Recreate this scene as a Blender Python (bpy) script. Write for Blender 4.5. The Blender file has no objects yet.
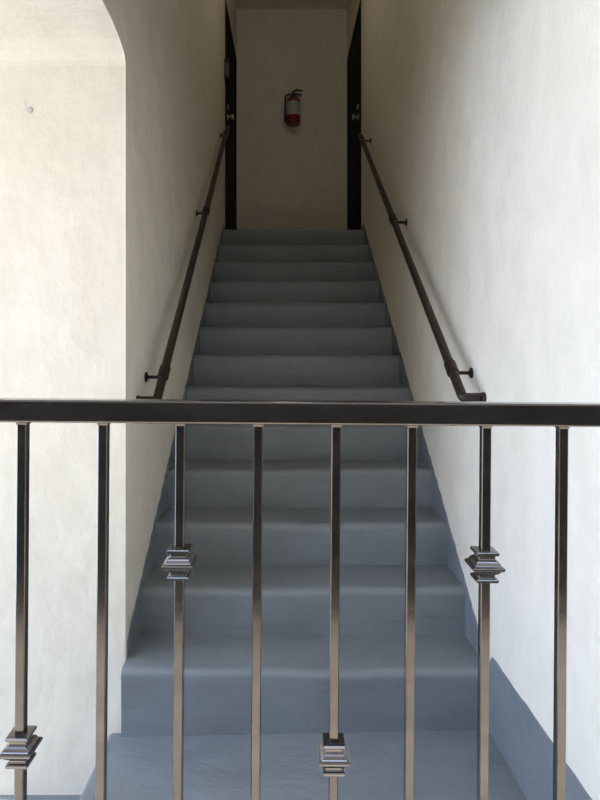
import bpy, bmesh, math, random
from mathutils import Vector, Matrix
random.seed(7)
scene = bpy.context.scene
COL = scene.collection

# ------------------------------------------------------------------ layout
CAMZ = 1.355                      # eye height above the stair landing (z = 0)
D1, T, R = 2.15, 0.27, 0.1885     # first nosing, tread going, riser
Z1 = CAMZ - 1.132                 # height of the first tread
FILL = 17.0                       # glow of the added fill lamp
N = 13                            # risers; the last one is the upper landing
XL = -0.609                       # stair wall on the left
ARRIS = 2.228                     # plane of the wall facing the walkway
YB = 6.85                         # end wall of the upper landing
ZTOP = CAMZ + 3.95                # ceiling over the stair
ZL = Z1 + (N - 1) * R             # upper landing
LOW = CAMZ - 1.634                # lower floor beside the landing
YE = 0.3                          # front edge of the overhang
def XR(y):                        # stair wall on the right, very slightly splayed
    return 0.744 - 0.0136 * y

# ------------------------------------------------------------------ helpers
def link(name, bm, mat, parent=None, smooth=False):
    bmesh.ops.recalc_face_normals(bm, faces=bm.faces[:])
    me = bpy.data.meshes.new(name)
    bm.to_mesh(me); bm.free()
    if smooth:
        for p in me.polygons: p.use_smooth = True
    o = bpy.data.objects.new(name, me)
    COL.objects.link(o)
    if mat: me.materials.append(mat)
    if parent:
        o.parent = parent
    return o

def empty(name, loc, label, cat, group=None):
    o = bpy.data.objects.new(name, None)
    COL.objects.link(o)
    o.location = loc
    o.empty_display_size = 0.1
    o['label'] = label; o['category'] = cat
    if group: o['group'] = group
    return o

def struct(o):
    o['kind'] = 'structure'
    return o

def bevel(bm, w, seg=2, edges=None):
    bmesh.ops.bevel(bm, geom=edges or bm.edges[:], offset=w, segments=seg, affect='EDGES', profile=0.5)

def box(x0, x1, y0, y1, z0, z1, bm=None):
    bm = bm or bmesh.new()
    v = [bm.verts.new(p) for p in ((x0,y0,z0),(x1,y0,z0),(x1,y1,z0),(x0,y1,z0),
                                   (x0,y0,z1),(x1,y0,z1),(x1,y1,z1),(x0,y1,z1))]
    for f in ((0,3,2,1),(4,5,6,7),(0,1,5,4),(1,2,6,5),(2,3,7,6),(3,0,4,7)):
        bm.faces.new([v[i] for i in f])
    return bm

def prism(loop_a, loop_b, bm=None):
    bm = bm or bmesh.new()
    a = [bm.verts.new(p) for p in loop_a]
    b = [bm.verts.new(p) for p in loop_b]
    n = len(a)
    bm.faces.new(a); bm.faces.new(b[::-1])
    for i in range(n):
        bm.faces.new((a[i], b[i], b[(i+1) % n], a[(i+1) % n]))
    return bm

def lathe(profile, seg, centre=(0,0,0), rot=0.0, axis='Z', bm=None):
    bm = bm or bmesh.new()
    rings = []
    for r, h in profile:
        ring = []
        for i in range(seg):
            a = rot + 2*math.pi*i/seg
            c, s = r*math.cos(a), r*math.sin(a)
            p = {'Z': (c, s, h), 'Y': (c, h, s), 'X': (h, c, s)}[axis]
            ring.append(bm.verts.new(Vector(p) + Vector(centre)))
        rings.append(ring)
    for A, B in zip(rings, rings[1:]):
        for i in range(seg):
            bm.faces.new((A[i], A[(i+1) % seg], B[(i+1) % seg], B[i]))
    bm.faces.new(rings[0][::-1]); bm.faces.new(rings[-1])
    return bm

def tube(pts, r, seg=14, bm=None, radii=None):
    bm = bm or bmesh.new()
    pts = [Vector(p) for p in pts]
    prev = None; rings = []
    for i, p in enumerate(pts):
        if i == 0: t = pts[1]-pts[0]
        elif i == len(pts)-1: t = pts[-1]-pts[-2]
        else: t = (pts[i+1]-p).normalized() + (p-pts[i-1]).normalized()
        t.normalize()
        if prev is None:
            ref = Vector((0,0,1)) if abs(t.z) < 0.9 else Vector((1,0,0))
            u = t.cross(ref).normalized()
        else:
            u = (prev - t*prev.dot(t)).normalized()
        prev = u
        w = t.cross(u)
        rr = radii[i] if radii else r
        rings.append([bm.verts.new(p + u*math.cos(2*math.pi*k/seg)*rr + w*math.sin(2*math.pi*k/seg)*rr) for k in range(seg)])
    for A, B in zip(rings, rings[1:]):
        for k in range(seg):
            bm.faces.new((A[k], A[(k+1) % seg], B[(k+1) % seg], B[k]))
    bm.faces.new(rings[0][::-1]); bm.faces.new(rings[-1])
    return bm

def rounded_path(pts, rad, n=6):
    out = [Vector(pts[0])]
    for i in range(1, len(pts)-1):
        a, b, c = Vector(pts[i-1]), Vector(pts[i]), Vector(pts[i+1])
        p = b + (a-b).normalized()*rad; q = b + (c-b).normalized()*rad
        for k in range(n+1):
            t = k/n
            out.append(p*(1-t)**2 + b*2*t*(1-t) + q*t*t)
    out.append(Vector(pts[-1]))
    return out

# ------------------------------------------------------------------ materials
def material(name, rgb, rough=0.6, metal=0.0, spec=0.5, coat=0.0):
    m = bpy.data.materials.new(name); m.use_nodes = True
    b = m.node_tree.nodes['Principled BSDF']
    b.inputs['Base Color'].default_value = (*rgb, 1)
    b.inputs['Roughness'].default_value = rough
    b.inputs['Metallic'].default_value = metal
    b.inputs['Specular IOR Level'].default_value = spec
    b.inputs['Coat Weight'].default_value = coat
    return m, m.node_tree, b

def noise(nt, scale, detail=6, rough=0.6, stretch=None):
    n = nt.nodes.new('ShaderNodeTexNoise')
    n.inputs['Scale'].default_value = scale
    n.inputs['Detail'].default_value = detail
    n.inputs['Roughness'].default_value = rough
    g = nt.nodes.new('ShaderNodeNewGeometry')
    mp = nt.nodes.new('ShaderNodeMapping')
    if stretch: mp.inputs['Scale'].default_value = stretch
    nt.links.new(g.outputs['Position'], mp.inputs['Vector'])
    nt.links.new(mp.outputs['Vector'], n.inputs['Vector'])
    return n

def bump(nt, b, src, dist, strength=1.0, prev=None):
    k = nt.nodes.new('ShaderNodeBump')
    k.inputs['Distance'].default_value = dist
    k.inputs['Strength'].default_value = strength
    nt.links.new(src, k.inputs['Height'])
    if prev: nt.links.new(prev.outputs['Normal'], k.inputs['Normal'])
    nt.links.new(k.outputs['Normal'], b.inputs['Normal'])
    return k

def mottled(nt, b, src, c0, c1, lo=0.35, hi=0.65):
    r = nt.nodes.new('ShaderNodeValToRGB')
    r.color_ramp.elements[0].position = lo; r.color_ramp.elements[0].color = (*c0, 1)
    r.color_ramp.elements[1].position = hi; r.color_ramp.elements[1].color = (*c1, 1)
    nt.links.new(src, r.inputs['Fac'])
    nt.links.new(r.outputs['Color'], b.inputs['Base Color'])
    return r

def plaster(name, c0, c1, depth=0.006, rough=0.75):
    m, nt, b = material(name, c0, rough, spec=0.3)
    big = noise(nt, 2.2, 5, 0.6, (1, 1, 0.8))
    mid = noise(nt, 9, 8, 0.6, (1, 1, 0.8))
    fine = noise(nt, 90, 4, 0.6)
    mottled(nt, b, mid.outputs['Fac'], c0, c1)
    k = bump(nt, b, big.outputs['Fac'], depth*6)
    k = bump(nt, b, mid.outputs['Fac'], depth, 1, k)
    bump(nt, b, fine.outputs['Fac'], depth*0.18, 1, k)
    return m

M_wall = plaster('trowelled_plaster', (0.735,0.678,0.568), (0.79,0.734,0.620), 0.0045)
M_ceiling = plaster('ceiling_plaster', (0.735,0.68,0.57), (0.79,0.735,0.62), 0.002)

# painted concrete: blue grey enamel with brushed unevenness and scuffs
M_paint, nt, b = material('blue_grey_floor_paint', (0.2,0.25,0.31), 0.42, spec=0.5)
n1 = noise(nt, 5, 8, 0.65, (0.5,1,1)); n2 = noise(nt, 40, 6, 0.6, (0.35,1,1)); n3 = noise(nt, 1.4, 3)
mottled(nt, b, n1.outputs['Fac'], (0.148,0.166,0.176), (0.192,0.213,0.225), 0.3, 0.7)
# brushed scuffs and dirt streaks lying along the steps
n4 = noise(nt, 16, 5, 0.6, (0.22,1,1.6))
sm = nt.nodes.new('ShaderNodeMapRange'); sm.inputs['From Min'].default_value = 0.60; sm.inputs['From Max'].default_value = 0.72
sm.inputs['To Min'].default_value = 0.0; sm.inputs['To Max'].default_value = 0.4
nt.links.new(n4.outputs['Fac'], sm.inputs['Value'])
mx = nt.nodes.new('ShaderNodeMix'); mx.data_type = 'RGBA'
src = b.inputs['Base Color'].links[0].from_socket
nt.links.new(src, mx.inputs[6]); mx.inputs[7].default_value = (0.085,0.092,0.098,1)
nt.links.new(sm.outputs['Result'], mx.inputs[0]); nt.links.new(mx.outputs[2], b.inputs['Base Color'])
k = bump(nt, b, n3.outputs['Fac'], 0.02)
k = bump(nt, b, n1.outputs['Fac'], 0.009, 1, k)
bump(nt, b, n2.outputs['Fac'], 0.0012, 1, k)
rr = nt.nodes.new('ShaderNodeMapRange'); rr.inputs['To Min'].default_value = 0.35; rr.inputs['To Max'].default_value = 0.6
nt.links.new(n1.outputs['Fac'], rr.inputs['Value']); nt.links.new(rr.outputs['Result'], b.inputs['Roughness'])

M_tan, nt, b = material('tan_walkway_paving', (0.5,0.42,0.32), 0.8)
nn = noise(nt, 8, 8); mottled(nt, b, nn.outputs['Fac'], (0.51,0.46,0.38), (0.59,0.535,0.45)); bump(nt, b, nn.outputs['Fac'], 0.003)

M_facade = plaster('brown_facade_plaster', (0.34,0.27,0.20), (0.38,0.30,0.23), 0.004)
M_blocker, nt, b = material('dark_blocker_surface', (0.02,0.03,0.012), 0.8)
nn = noise(nt, 30, 6); mottled(nt, b, nn.outputs['Fac'], (0.012,0.014,0.009), (0.032,0.034,0.022)); bump(nt, b, nn.outputs['Fac'], 0.02)

# gloss black paint over steel, worn along scratches
M_iron, nt, b = material('gloss_black_iron', (0.2,0.18,0.155), 0.22, metal=0.9, spec=0.6, coat=0.3)
n1 = noise(nt, 160, 6, 0.7); n2 = noise(nt, 22, 6, 0.7, (0.4,1,1))
mottled(nt, b, n2.outputs['Fac'], (0.070,0.061,0.053), (0.104,0.092,0.081), 0.4, 0.75)
bump(nt, b, n1.outputs['Fac'], 0.00012)
rr = nt.nodes.new('ShaderNodeMapRange'); rr.inputs['To Min'].default_value = 0.10; rr.inputs['To Max'].default_value = 0.24
nt.links.new(n2.outputs['Fac'], rr.inputs['Value']); nt.links.new(rr.outputs['Result'], b.inputs['Roughness'])

M_cast = material('sky_sheen_cast_iron', (0.12,0.114,0.107), 0.2, metal=0.9, coat=0.3)[0]  # collars paler than the bars; their sky sheen is put into the colour
M_brown, nt, b = material('dark_brown_rail_paint', (0.022,0.014,0.010), 0.42, spec=0.35)
nn = noise(nt, 60, 5); bump(nt, b, nn.outputs['Fac'], 0.0006)
M_door, nt, b = material('black_brown_door_paint', (0.004,0.003,0.003), 0.7, spec=0.1)
nn = noise(nt, 30, 5, 0.6, (1,1,0.1)); bump(nt, b, nn.outputs['Fac'], 0.0008)
M_chrome = material('satin_nickel', (0.55,0.54,0.52), 0.28, metal=1)[0]
M_red = material('red_enamel', (0.22,0.006,0.008), 0.3, coat=0.4)[0]
M_black = material('black_rubber', (0.010,0.010,0.009), 0.55)[0]
M_label, nt, b = material('silver_paper_label', (0.42,0.42,0.41), 0.5)
M_grey = material('grey_plastic', (0.09,0.09,0.095), 0.5)[0]

# ------------------------------------------------------------------ setting
def left_profile(x):
    pts = [(ARRIS, LOW), (ARRIS, CAMZ+1.075)]
    # small rounding where the wall turns into the soffit of the side bay
    for dy, h in ((-0.004,1.092),(-0.014,1.106),(-0.030,1.118),(-0.078,1.136),(-0.178,1.147),(-0.284,1.151)):
        pts.append((ARRIS+dy, CAMZ+h))
    pts += [(YE, CAMZ+1.155), (YE, ZTOP), (YB, ZTOP), (YB, LOW)]
    return [(x, y, z) for y, z in pts]
bm = prism(left_profile(-2.6), left_profile(XL))
bm.edges.ensure_lookup_table()
es = [e for e in bm.edges if all(abs(v.co.x-XL) < 1e-5 and v.co.y < ARRIS+1e-4 and v.co.z < CAMZ+1.2 for v in e.verts)]
bevel(bm, 0.007, 3, es)
wl = struct(link('wall_left', bm, M_wall))
for p in wl.data.polygons: p.use_smooth = False
# old filled fixing hole in the left wall
h_y = ARRIS; sx = (30-290)/600*h_y; sz = CAMZ + (355-110)/600*h_y
bm = lathe([(0.004,0),(0.013,0.001),(0.010,-0.003),(0.004,-0.004)], 14, (sx, h_y-0.001, sz), axis='Y')
pl = link('filled_hole', bm, plaster('grey_filler', (0.52,0.50,0.46), (0.58,0.56,0.52)), wl)
pl['label'] = 'small grey filled hole'

y0, y1 = YE, YB
bm = prism([(XR(y0),y0,LOW),(2.2,y0,LOW),(2.2,y1,LOW),(XR(y1),y1,LOW)],
           [(XR(y0),y0,ZTOP),(2.2,y0,ZTOP),(2.2,y1,ZTOP),(XR(y1),y1,ZTOP)])
struct(link('wall_right', bm, M_wall))
struct(link('wall_back', box(-2.6, 2.2, YB, YB+0.2, LOW, ZTOP), M_wall))
struct(link('ceiling', box(-2.6, 2.2, YE, YB+0.2, ZTOP, ZTOP+0.2), M_ceiling))
struct(link('ceiling_walkway', box(XL, XR(YE), YE, 1.80, CAMZ+1.155, ZTOP), M_ceiling))

# floor: raised landing in front of the first riser, fractionally higher to the right
def lz(x): return -0.018 + (x+0.609)*0.02
XE = -0.656; YF = D1 + 0.03
bm = bmesh.new()
prism([(XE,1.0,LOW),(XR(1.0),1.0,LOW),(XR(1.0),1.0,lz(0.73)),(XE,1.0,lz(XE))],
      [(XE,YF,LOW),(XR(YF),YF,LOW),(XR(YF),YF,lz(0.71)),(XE,YF,lz(XE))], bm)
bevel(bm, 0.012, 2, [e for e in bm.edges if all(abs(v.co.x-XE) < 1e-5 and v.co.z > LOW+0.1 for v in e.verts)])
struct(link('floor', bm, M_paint))
struct(link('floor_lower', box(-3.6, 2.2, 0.95, YB, LOW-0.2, LOW), M_paint))
struct(link('floor_courtyard', box(-9, 9, -7.0, -0.85, LOW-0.2, CAMZ-1.13), M_tan))
struct(link('floor_walkway', box(-9, 9, -0.85, 0.95, LOW-0.2, CAMZ-1.13), M_tan))
struct(link('wall_front', box(-9, 9, -7.3, -7.0, LOW-0.2, CAMZ+8.6), M_facade))
hd = box(-4.0, 4.0, -2.0, -0.95, CAMZ-1.13, CAMZ+0.05); bevel(hd, 0.08, 3)
bmesh.ops.subdivide_edges(hd, edges=hd.edges[:], cuts=14, use_grid_fill=True)
for v in hd.verts:
    if v.co.z > CAMZ-1.1: v.co += Vector((random.uniform(-.03,.03), random.uniform(-.03,.03), random.uniform(-.03,.03)))
hg = link('blocker', hd, M_blocker)  # unseen block added to keep sunlit ground out of reflections and stair light
hg['label'] = 'unseen dark hedge along the outer side of the walkway'; hg['category'] = 'blocker'

# painted skirting that follows the nosings (ragged brushed edge)
def skirting(name, side):
    xs = (lambda y: XL) if side < 0 else XR
    lift = 0.010 if side < 0 else 0.022
    top = []
    yend = D1 + (N-1)*T + 0.05
    def nose(y): return Z1 + (y-D1)*R/T
    if side > 0:
        y = 1.02
        while y < D1-0.02:
            top.append((y, CAMZ-1.064 + random.uniform(-.003,.003))); y += 0.05
        y = D1-0.02; start = 1.02
    else:
        y = D1 + 0.09; start = y
    y = max(y, D1 + (0.0 if side > 0 else 0.09))
    while y < yend:
        top.append((y, nose(y) + lift + random.uniform(-.008,.008))); y += 0.025
    top.append((yend, ZL + 0.06)); top.append((YB-0.001, ZL+0.06))
    bm = bmesh.new()
    th = 0.004*(-side)
    a, bb = [], []
    for y, z in top:
        zb = 0.012 if y < D1+0.02 else max(0.012, nose(y) - R - 0.03)
        if y > yend-0.001: zb = ZL-0.1
        a.append((y, z, zb))
    rows = []
    for y, z, zb in a:
        x = xs(y)
        rows.append([bm.verts.new(p) for p in ((x,y,zb),(x,y,z),(x+th,y,z-0.003),(x+th,y,zb))])
    for A, B in zip(rows, rows[1:]):
        for i in range(4):
            bm.faces.new((A[i], A[(i+1)%4], B[(i+1)%4], B[i]))
    bm.faces.new(rows[0]); bm.faces.new(rows[-1][::-1])
    return struct(link(name, bm, M_paint))
skirting('baseboard_left', -1)
skirting('baseboard_right', 1)

# ------------------------------------------------------------------ staircase
st = empty('staircase', (0, D1, 0), 'steep straight flight of blue-grey painted concrete steps between two plaster walls', 'stairs')
def step(n):
    ya = D1 + n*T; yb = ya + T if n < N-1 else YB-0.002
    zb = Z1 + (n-1)*R if n else 0.0
    zt = Z1 + n*R
    slope = 0.006                                   # riser leans back towards its foot
    rad = 0.029
    prof = []
    prof.append((ya+slope, zb))
    for k in range(1, 4): prof.append((ya+slope*(1-k/4.5), zb + (zt-zb-rad)*k/3.6))
    for k in range(7):
        a = math.pi/2*k/6
        prof.append((ya + rad - rad*math.cos(a), zt - rad + rad*math.sin(a)))
    ns = 4
    for k in range(1, ns): prof.append((ya+rad + (yb-ya-rad)*k/ns, zt))
    prof.append((yb + (slope if n < N-1 else 0), zt))
    prof.append((yb + (slope if n < N-1 else 0), zb))
    m = 28
    bm = bmesh.new(); rows = []
    ph = random.uniform(0, 9)
    for j in range(m+1):
        u = j/m; row = []
        for i, (y, z) in enumerate(prof):
            x = XL+0.002 + (XR(y)-XL-0.004)*u
            wob = 0.003*math.sin(u*7+ph) + 0.002*math.sin(u*17+ph*2)
            top = 3 < i < len(prof)-2
            if i > len(prof)-3 or i == 0: dz = dy = 0
            else: dz = wob*0.7 if top else 0; dy = wob
            zz = z + dz
            if n == 0 and i == 0: zz = lz(x)-0.02
            row.append(bm.verts.new((x, y+dy, zz)))
        rows.append(row)
    for A, B in zip(rows, rows[1:]):
        L = len(A)
        for i in range(L):
            bm.faces.new((A[i], A[(i+1)%L], B[(i+1)%L], B[i]))
    bm.faces.new(rows[0]); bm.faces.new(rows[-1][::-1])
    bmesh.ops.translate(bm, verts=bm.verts[:], vec=(0,-D1,0))
    o = link('step', bm, M_paint, st)
    for p in o.data.polygons: p.use_smooth = len(p.vertices) == 4 and abs(p.normal.x) < 0.5
    o.data.set_sharp_from_angle(angle=math.radians(50))
for n in range(N): step(n)

# ------------------------------------------------------------------ guard railing
YR = 0.80; PITCH = 77.0*0.817/600; BX0 = (22.5-290)/600*0.817; W = 0.0127
gr = empty('guard_railing', (0, YR, CAMZ-1.13), 'gloss black iron railing with square bars and collars in front of the stairs', 'railing')
BASE = CAMZ-1.13
RT = CAMZ - 0.0625 - BASE         # top of the rail, relative to the railing's base
RH, RD = 0.0305, 0.034
xa, xb = -1.55, XR(YR)-0.001
bm = box(xa, xb, 0, RD, RT-RH, RT); bevel(bm, 0.0025, 2)
link('top_rail', bm, M_iron, gr)
bm = box(xa, xb, 0.004, 0.030, 0.075, 0.10); bevel(bm, 0.002, 2)
link('bottom_rail', bm, M_iron, gr)
bm = box(xa-0.04, xa, -0.003, 0.037, 0.0, RT+0.03); bevel(bm, 0.003, 2)
link('post', bm, M_iron, gr)
bm = box(xb-0.26, xb-0.22, -0.003, 0.037, 0.0, 0.075); bevel(bm, 0.002, 2)
link('foot', bm, M_iron, gr)
COLLAR = [(0.0088,-0.0205),(0.0150,-0.0203),(0.0150,-0.0160),(0.0110,-0.0148),(0.0110,-0.0105),(0.0150,-0.0080),
          (0.0175,-0.0045),(0.0213,-0.0026),(0.0213,0.0010),(0.0175,0.0030),(0.0150,0.0078),(0.0112,0.0105),
          (0.0112,0.0148),(0.0153,0.0162),(0.0153,0.0205),(0.0088,0.0210)]
i = -11
while True:
    x = BX0 + i*PITCH
    if x > xb-0.02: break
    x += {0:1, 1:4.5, 2:4.5, 3:5, 4:5.5, 5:4, 6:1, 7:0.5}.get(i, 0)*0.817/600   # hand-set spacing
    if x > xa+0.02:
        bm = box(x-W/2, x+W/2, 0.017-W/2, 0.017+W/2, 0.10, RT-RH)
        bevel(bm, 0.0012, 1)
        # small weld bead under the rail
        bmb = lathe([(0.0085,-0.005),(0.0105,-0.001),(0.0105,0.0)], 4, (x, 0.017, RT-RH), math.pi/4, bm=bm)
        ba = link('baluster', bm, M_iron, gr)
        if i % 2 == 0:
            ypx = {0: 755, 4: 760}.get(i, 754) if i % 4 == 0 else 566
            zc = CAMZ - (ypx-355)/600*(YR+0.005) - BASE
            q = math.sqrt(2)
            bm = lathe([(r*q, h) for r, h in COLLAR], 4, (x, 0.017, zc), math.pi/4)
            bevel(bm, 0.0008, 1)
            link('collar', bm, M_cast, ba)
    i += 1
gr.rotation_euler = (0, math.radians(0.45), 0)
gr.location.z += 0.0
gr.location.x += -0.0081

# ------------------------------------------------------------------ handrails
def handrail(side, label, yend, kb, ks, ytop, off0, off1):
    """sloping tube with returns to the wall at both ends and wall brackets"""
    wall = (lambda y: XL) if side < 0 else XR
    lx = lambda y: wall(y) - side*(off0 + (off1-off0)*(y-yend)/(ytop-yend))
    root = empty('handrail', (wall(yend), yend, ks(yend)), label, 'handrail', 'stair handrails')
    o = Vector(root.location)
    z = ks
    def P(x, y, zz): return Vector((x, y, zz)) - o
    r = 0.0185
    path = [P(wall(yend)-side*0.012, yend, z(yend)), P(lx(yend), yend, z(yend)),
            P(lx(ytop), ytop, z(ytop))]
    link('rail', tube(rounded_path(path, 0.014), r), M_brown, root, True)
    for y in (yend,):
        ax = lathe([(0.0205,0.0),(0.0205,-side*0.010),(0.0185,-side*0.013)], 20, P(wall(y), y, z(y)), axis='X')
        link('end_flange', ax, M_brown, root)
    for y in kb:
        wz = z(y) - 0.018
        bm = tube(rounded_path([P(wall(y)-side*0.004, y, wz), P(lx(y), y, wz), P(lx(y), y, z(y)-r*0.7)], 0.03), 0.0075, 10)
        b_ = link('bracket', bm, M_brown, root, True)
        bm = lathe([(0.021,0.0),(0.021,-side*0.005),(0.011,-side*0.010)], 20, P(wall(y), y, wz), axis='X')
        link('bracket_plate', bm, M_brown, b_)
        s = R/T
        bm = tube([P(lx(y), y-0.026, z(y-0.026)), P(lx(y), y+0.026, z(y+0.026))], r+0.005, 16)
        link('clamp', bm, M_brown, b_)
    return root
def zl(y): return CAMZ - 0.182 + (y-2.386)*0.74
def zr(y): return CAMZ - 0.157 + (y-2.2)*0.70
handrail(-1, 'dark brown tube handrail on the left stair wall, bracketed to the plaster', 2.386, (2.53, 3.90, 5.25), zl, 5.42, 0.079, 0.047)
handrail(1, 'dark brown tube handrail on the right stair wall, bracketed to the plaster', 2.2, (2.35, 3.58, 5.0), zr, 5.08, 0.080, 0.080)

# ------------------------------------------------------------------ doors on the upper landing
def door(name, side):
    wall = (lambda y: XL) if side < 0 else XR
    ya, yb = 5.63, 6.78
    zt = CAMZ + 3.345
    s = -side
    def slab(y0, y1, z0, z1, d0, d1):
        return prism([(wall(y0)+s*d0,y0,z0),(wall(y0)+s*d1,y0,z0),(wall(y0)+s*d1,y0,z1),(wall(y0)+s*d0,y0,z1)],
                     [(wall(y1)+s*d0,y1,z0),(wall(y1)+s*d1,y1,z0),(wall(y1)+s*d1,y1,z1),(wall(y1)+s*d0,y1,z1)])
    dl = struct(link(name, slab(ya+0.09, yb-0.09, ZL+0.012, zt-0.09, 0.0, 0.003), M_door))
    fr = bmesh.new()
    for args in ((ya, ya+0.09, ZL, zt), (yb-0.09, yb, ZL, zt), (ya+0.09, yb-0.09, zt-0.09, zt)):
        y0, y1, z0, z1 = args
        b2 = slab(y0, y1, z0, z1, 0.0, 0.006)
        me = bpy.data.meshes.new('t'); b2.to_mesh(me); b2.free(); fr.from_mesh(me); bpy.data.meshes.remove(me)
    link('door_frame', fr, M_door, dl)
    for z0, z1 in ((ZL+0.22, ZL+0.95), (ZL+1.15, ZL+1.95)):
        bm = slab(ya+0.22, yb-0.22, z0, z1, 0.003, 0.006); bevel(bm, 0.001, 1)
        link('panel', bm, M_door, dl)
    yk = ya + 0.16
    def at(y, z, d): return (wall(y)+s*d, y, z)
    zk = CAMZ + (355-117)/600*yk; zd = CAMZ + (355-107)/600*yk
    bm = lathe([(0.030,0.0),(0.030,s*0.006),(0.012,s*0.010),(0.012,s*0.030),(0.024,s*0.040),(0.026,s*0.052),(0.018,s*0.062)], 20, at(yk, zk, 0.003), axis='X')
    link('door_knob', bm, M_chrome, dl, True)
    bm = lathe([(0.027,0.0),(0.027,s*0.010),(0.016,s*0.018)], 20, at(yk, zd, 0.003), axis='X')
    link('deadbolt', bm, M_chrome, dl)
    return dl
door('door_1', -1)
door('door_2', 1)

# little dark box on the near jamb of the left door
yb_, zb_ = 5.60, CAMZ + (355-71)/600*5.6
cb = empty('entry_box', (XL, yb_, zb_), 'small dark box with a grey face on the left wall by the door frame', 'box')
bm = box(0.0, 0.045, -0.05, 0.028, -0.095, 0.095); bevel(bm, 0.006, 2)
link('housing', bm, M_black, cb)
bm = box(0.008, 0.037, -0.054, -0.0495, -0.07, 0.05); bevel(bm, 0.002, 1)
link('face_plate', bm, M_grey, cb)

# ------------------------------------------------------------------ fire extinguisher
ex_y = YB - 0.085
ex_x = (293.5-290)/600*ex_y
zc_b = CAMZ + (355-125)/600*ex_y
fe = empty('fire_extinguisher', (ex_x, ex_y, zc_b), 'small red fire extinguisher hung on the end wall at the top of the stairs', 'fire extinguisher')
s = ex_y/600
H = (124.5-96.5)*s; rad = 7.0*s
prof = [(rad*0.80,0.0),(rad*0.95,0.004),(rad,0.016),(rad,H*0.80)]
for k in range(1, 7):
    a = math.pi/2*k/6
    prof.append((rad*(0.30+0.70*math.cos(a)), H*0.80 + H*0.20*math.sin(a)))
link('cylinder', lathe(prof, 32), M_red, fe, True)
lab = link('paper_label', lathe([(rad+0.0005,H*0.30),(rad+0.0012,H*0.30),(rad+0.0012,H*0.77),(rad+0.0005,H*0.77)], 32), M_label, fe)
lab['label'] = 'pale grey paper label wrapped round the cylinder'
link('valve', lathe([(0.022,H-0.005),(0.024,H+0.012),(0.018,H+0.016),(0.018,H+0.045),(0.010,H+0.05)], 16), M_black, fe)
# carrying handle and squeeze lever pointing right
bm = bmesh.new()
prism([(-0.02,-0.012,H+0.035),(0.085,-0.012,H+0.015),(0.088,-0.012,H+0.028),(-0.02,-0.012,H+0.05)],
      [(-0.02,0.012,H+0.035),(0.085,0.012,H+0.015),(0.088,0.012,H+0.028),(-0.02,0.012,H+0.05)], bm)
bevel(bm, 0.002, 1)
link('carrying_handle', bm, M_black, fe)
bm = prism([(-0.025,-0.013,H+0.055),(0.03,-0.013,H+0.085),(0.098,-0.013,H+0.078),(0.098,-0.013,H+0.066),(0.03,-0.013,H+0.068),(-0.02,-0.013,H+0.043)],
           [(-0.025,0.013,H+0.055),(0.03,0.013,H+0.085),(0.098,0.013,H+0.078),(0.098,0.013,H+0.066),(0.03,0.013,H+0.068),(-0.02,0.013,H+0.043)])
bevel(bm, 0.002, 1)
link('squeeze_lever', bm, M_black, fe)
link('gauge', lathe([(0.016,-0.020),(0.016,-0.030),(0.012,-0.034)], 16, (0,0,H+0.03), axis='Y'), M_grey, fe)
hp = rounded_path([(-0.015,0,H+0.03), (-rad-0.014,0,H+0.028), (-rad-0.016,-0.01,H*0.5), (-rad-0.012,-0.01,0.075)], 0.05, 8)
link('hose', tube(hp, 0.0095, 10), M_black, fe, True)
link('nozzle', lathe([(0.013,0.0),(0.015,0.02),(0.010,0.085)], 14, (-rad-0.012,-0.01,0.025)), M_black, fe)
bm = box(-0.02, 0.02, 0.035, YB-ex_y, H-0.06, H+0.055); bevel(bm, 0.003, 1)
bk = link('wall_hook', bm, M_black, fe)

# ------------------------------------------------------------------ unseen fill lamp, added to brighten the upper stairwell
M_dome, nt, b = material('fill_dome_glow', (0.85,0.80,0.70), 0.35)
b.inputs['Emission Color'].default_value = (1.0, 0.90, 0.74, 1); b.inputs['Emission Strength'].default_value = FILL
LX, LY = 0.02, 4.4
cl = empty('fill_light', (LX, LY, ZTOP), 'unseen fill lamp added over the top of the stairs', 'fill light')
link('base_ring', lathe([(0.15,0.0),(0.15,-0.025),(0.14,-0.03)], 32, axis='Z'), M_chrome, cl)
dm = [(0.135*math.cos(a), -0.028-0.075*math.sin(a)) for a in [math.pi/2*k/8*0.97 for k in range(9)]]
link('fill_dome', lathe(dm, 32), M_dome, cl, True)

# ------------------------------------------------------------------ light
w = bpy.data.worlds.new('sky'); scene.world = w; w.use_nodes = True
bg = w.node_tree.nodes['Background']
bg.inputs['Color'].default_value = (0.565, 0.71, 1.0, 1)
bg.inputs['Strength'].default_value = 5.6
sd = bpy.data.lights.new('sun', 'SUN'); sd.energy = 11; sd.angle = math.radians(0.6); sd.color = (1.0, 0.93, 0.82)
so = bpy.data.objects.new('sun', sd); COL.objects.link(so)
so.location = (-5, -1, 9)
so.rotation_euler = Vector((0.58, -0.01, -1.0)).to_track_quat('-Z', 'Y').to_euler()

# ------------------------------------------------------------------ camera
cam = bpy.data.cameras.new('camera')
co = bpy.data.objects.new('camera', cam); COL.objects.link(co)
co.location = (0, 0, CAMZ); co.rotation_euler = (math.pi/2, 0, 0)
cam.sensor_fit = 'VERTICAL'; cam.sensor_height = 36; cam.sensor_width = 27
cam.lens = 600/800*36
cam.shift_x = 10/800; cam.shift_y = -45/800
cam.clip_start = 0.05
scene.camera = co
vs = scene.view_settings
vs.view_transform = 'Standard'; vs.look = 'None'; vs.gamma = 1; vs.use_curve_mapping = False
vs.exposure = 0.27
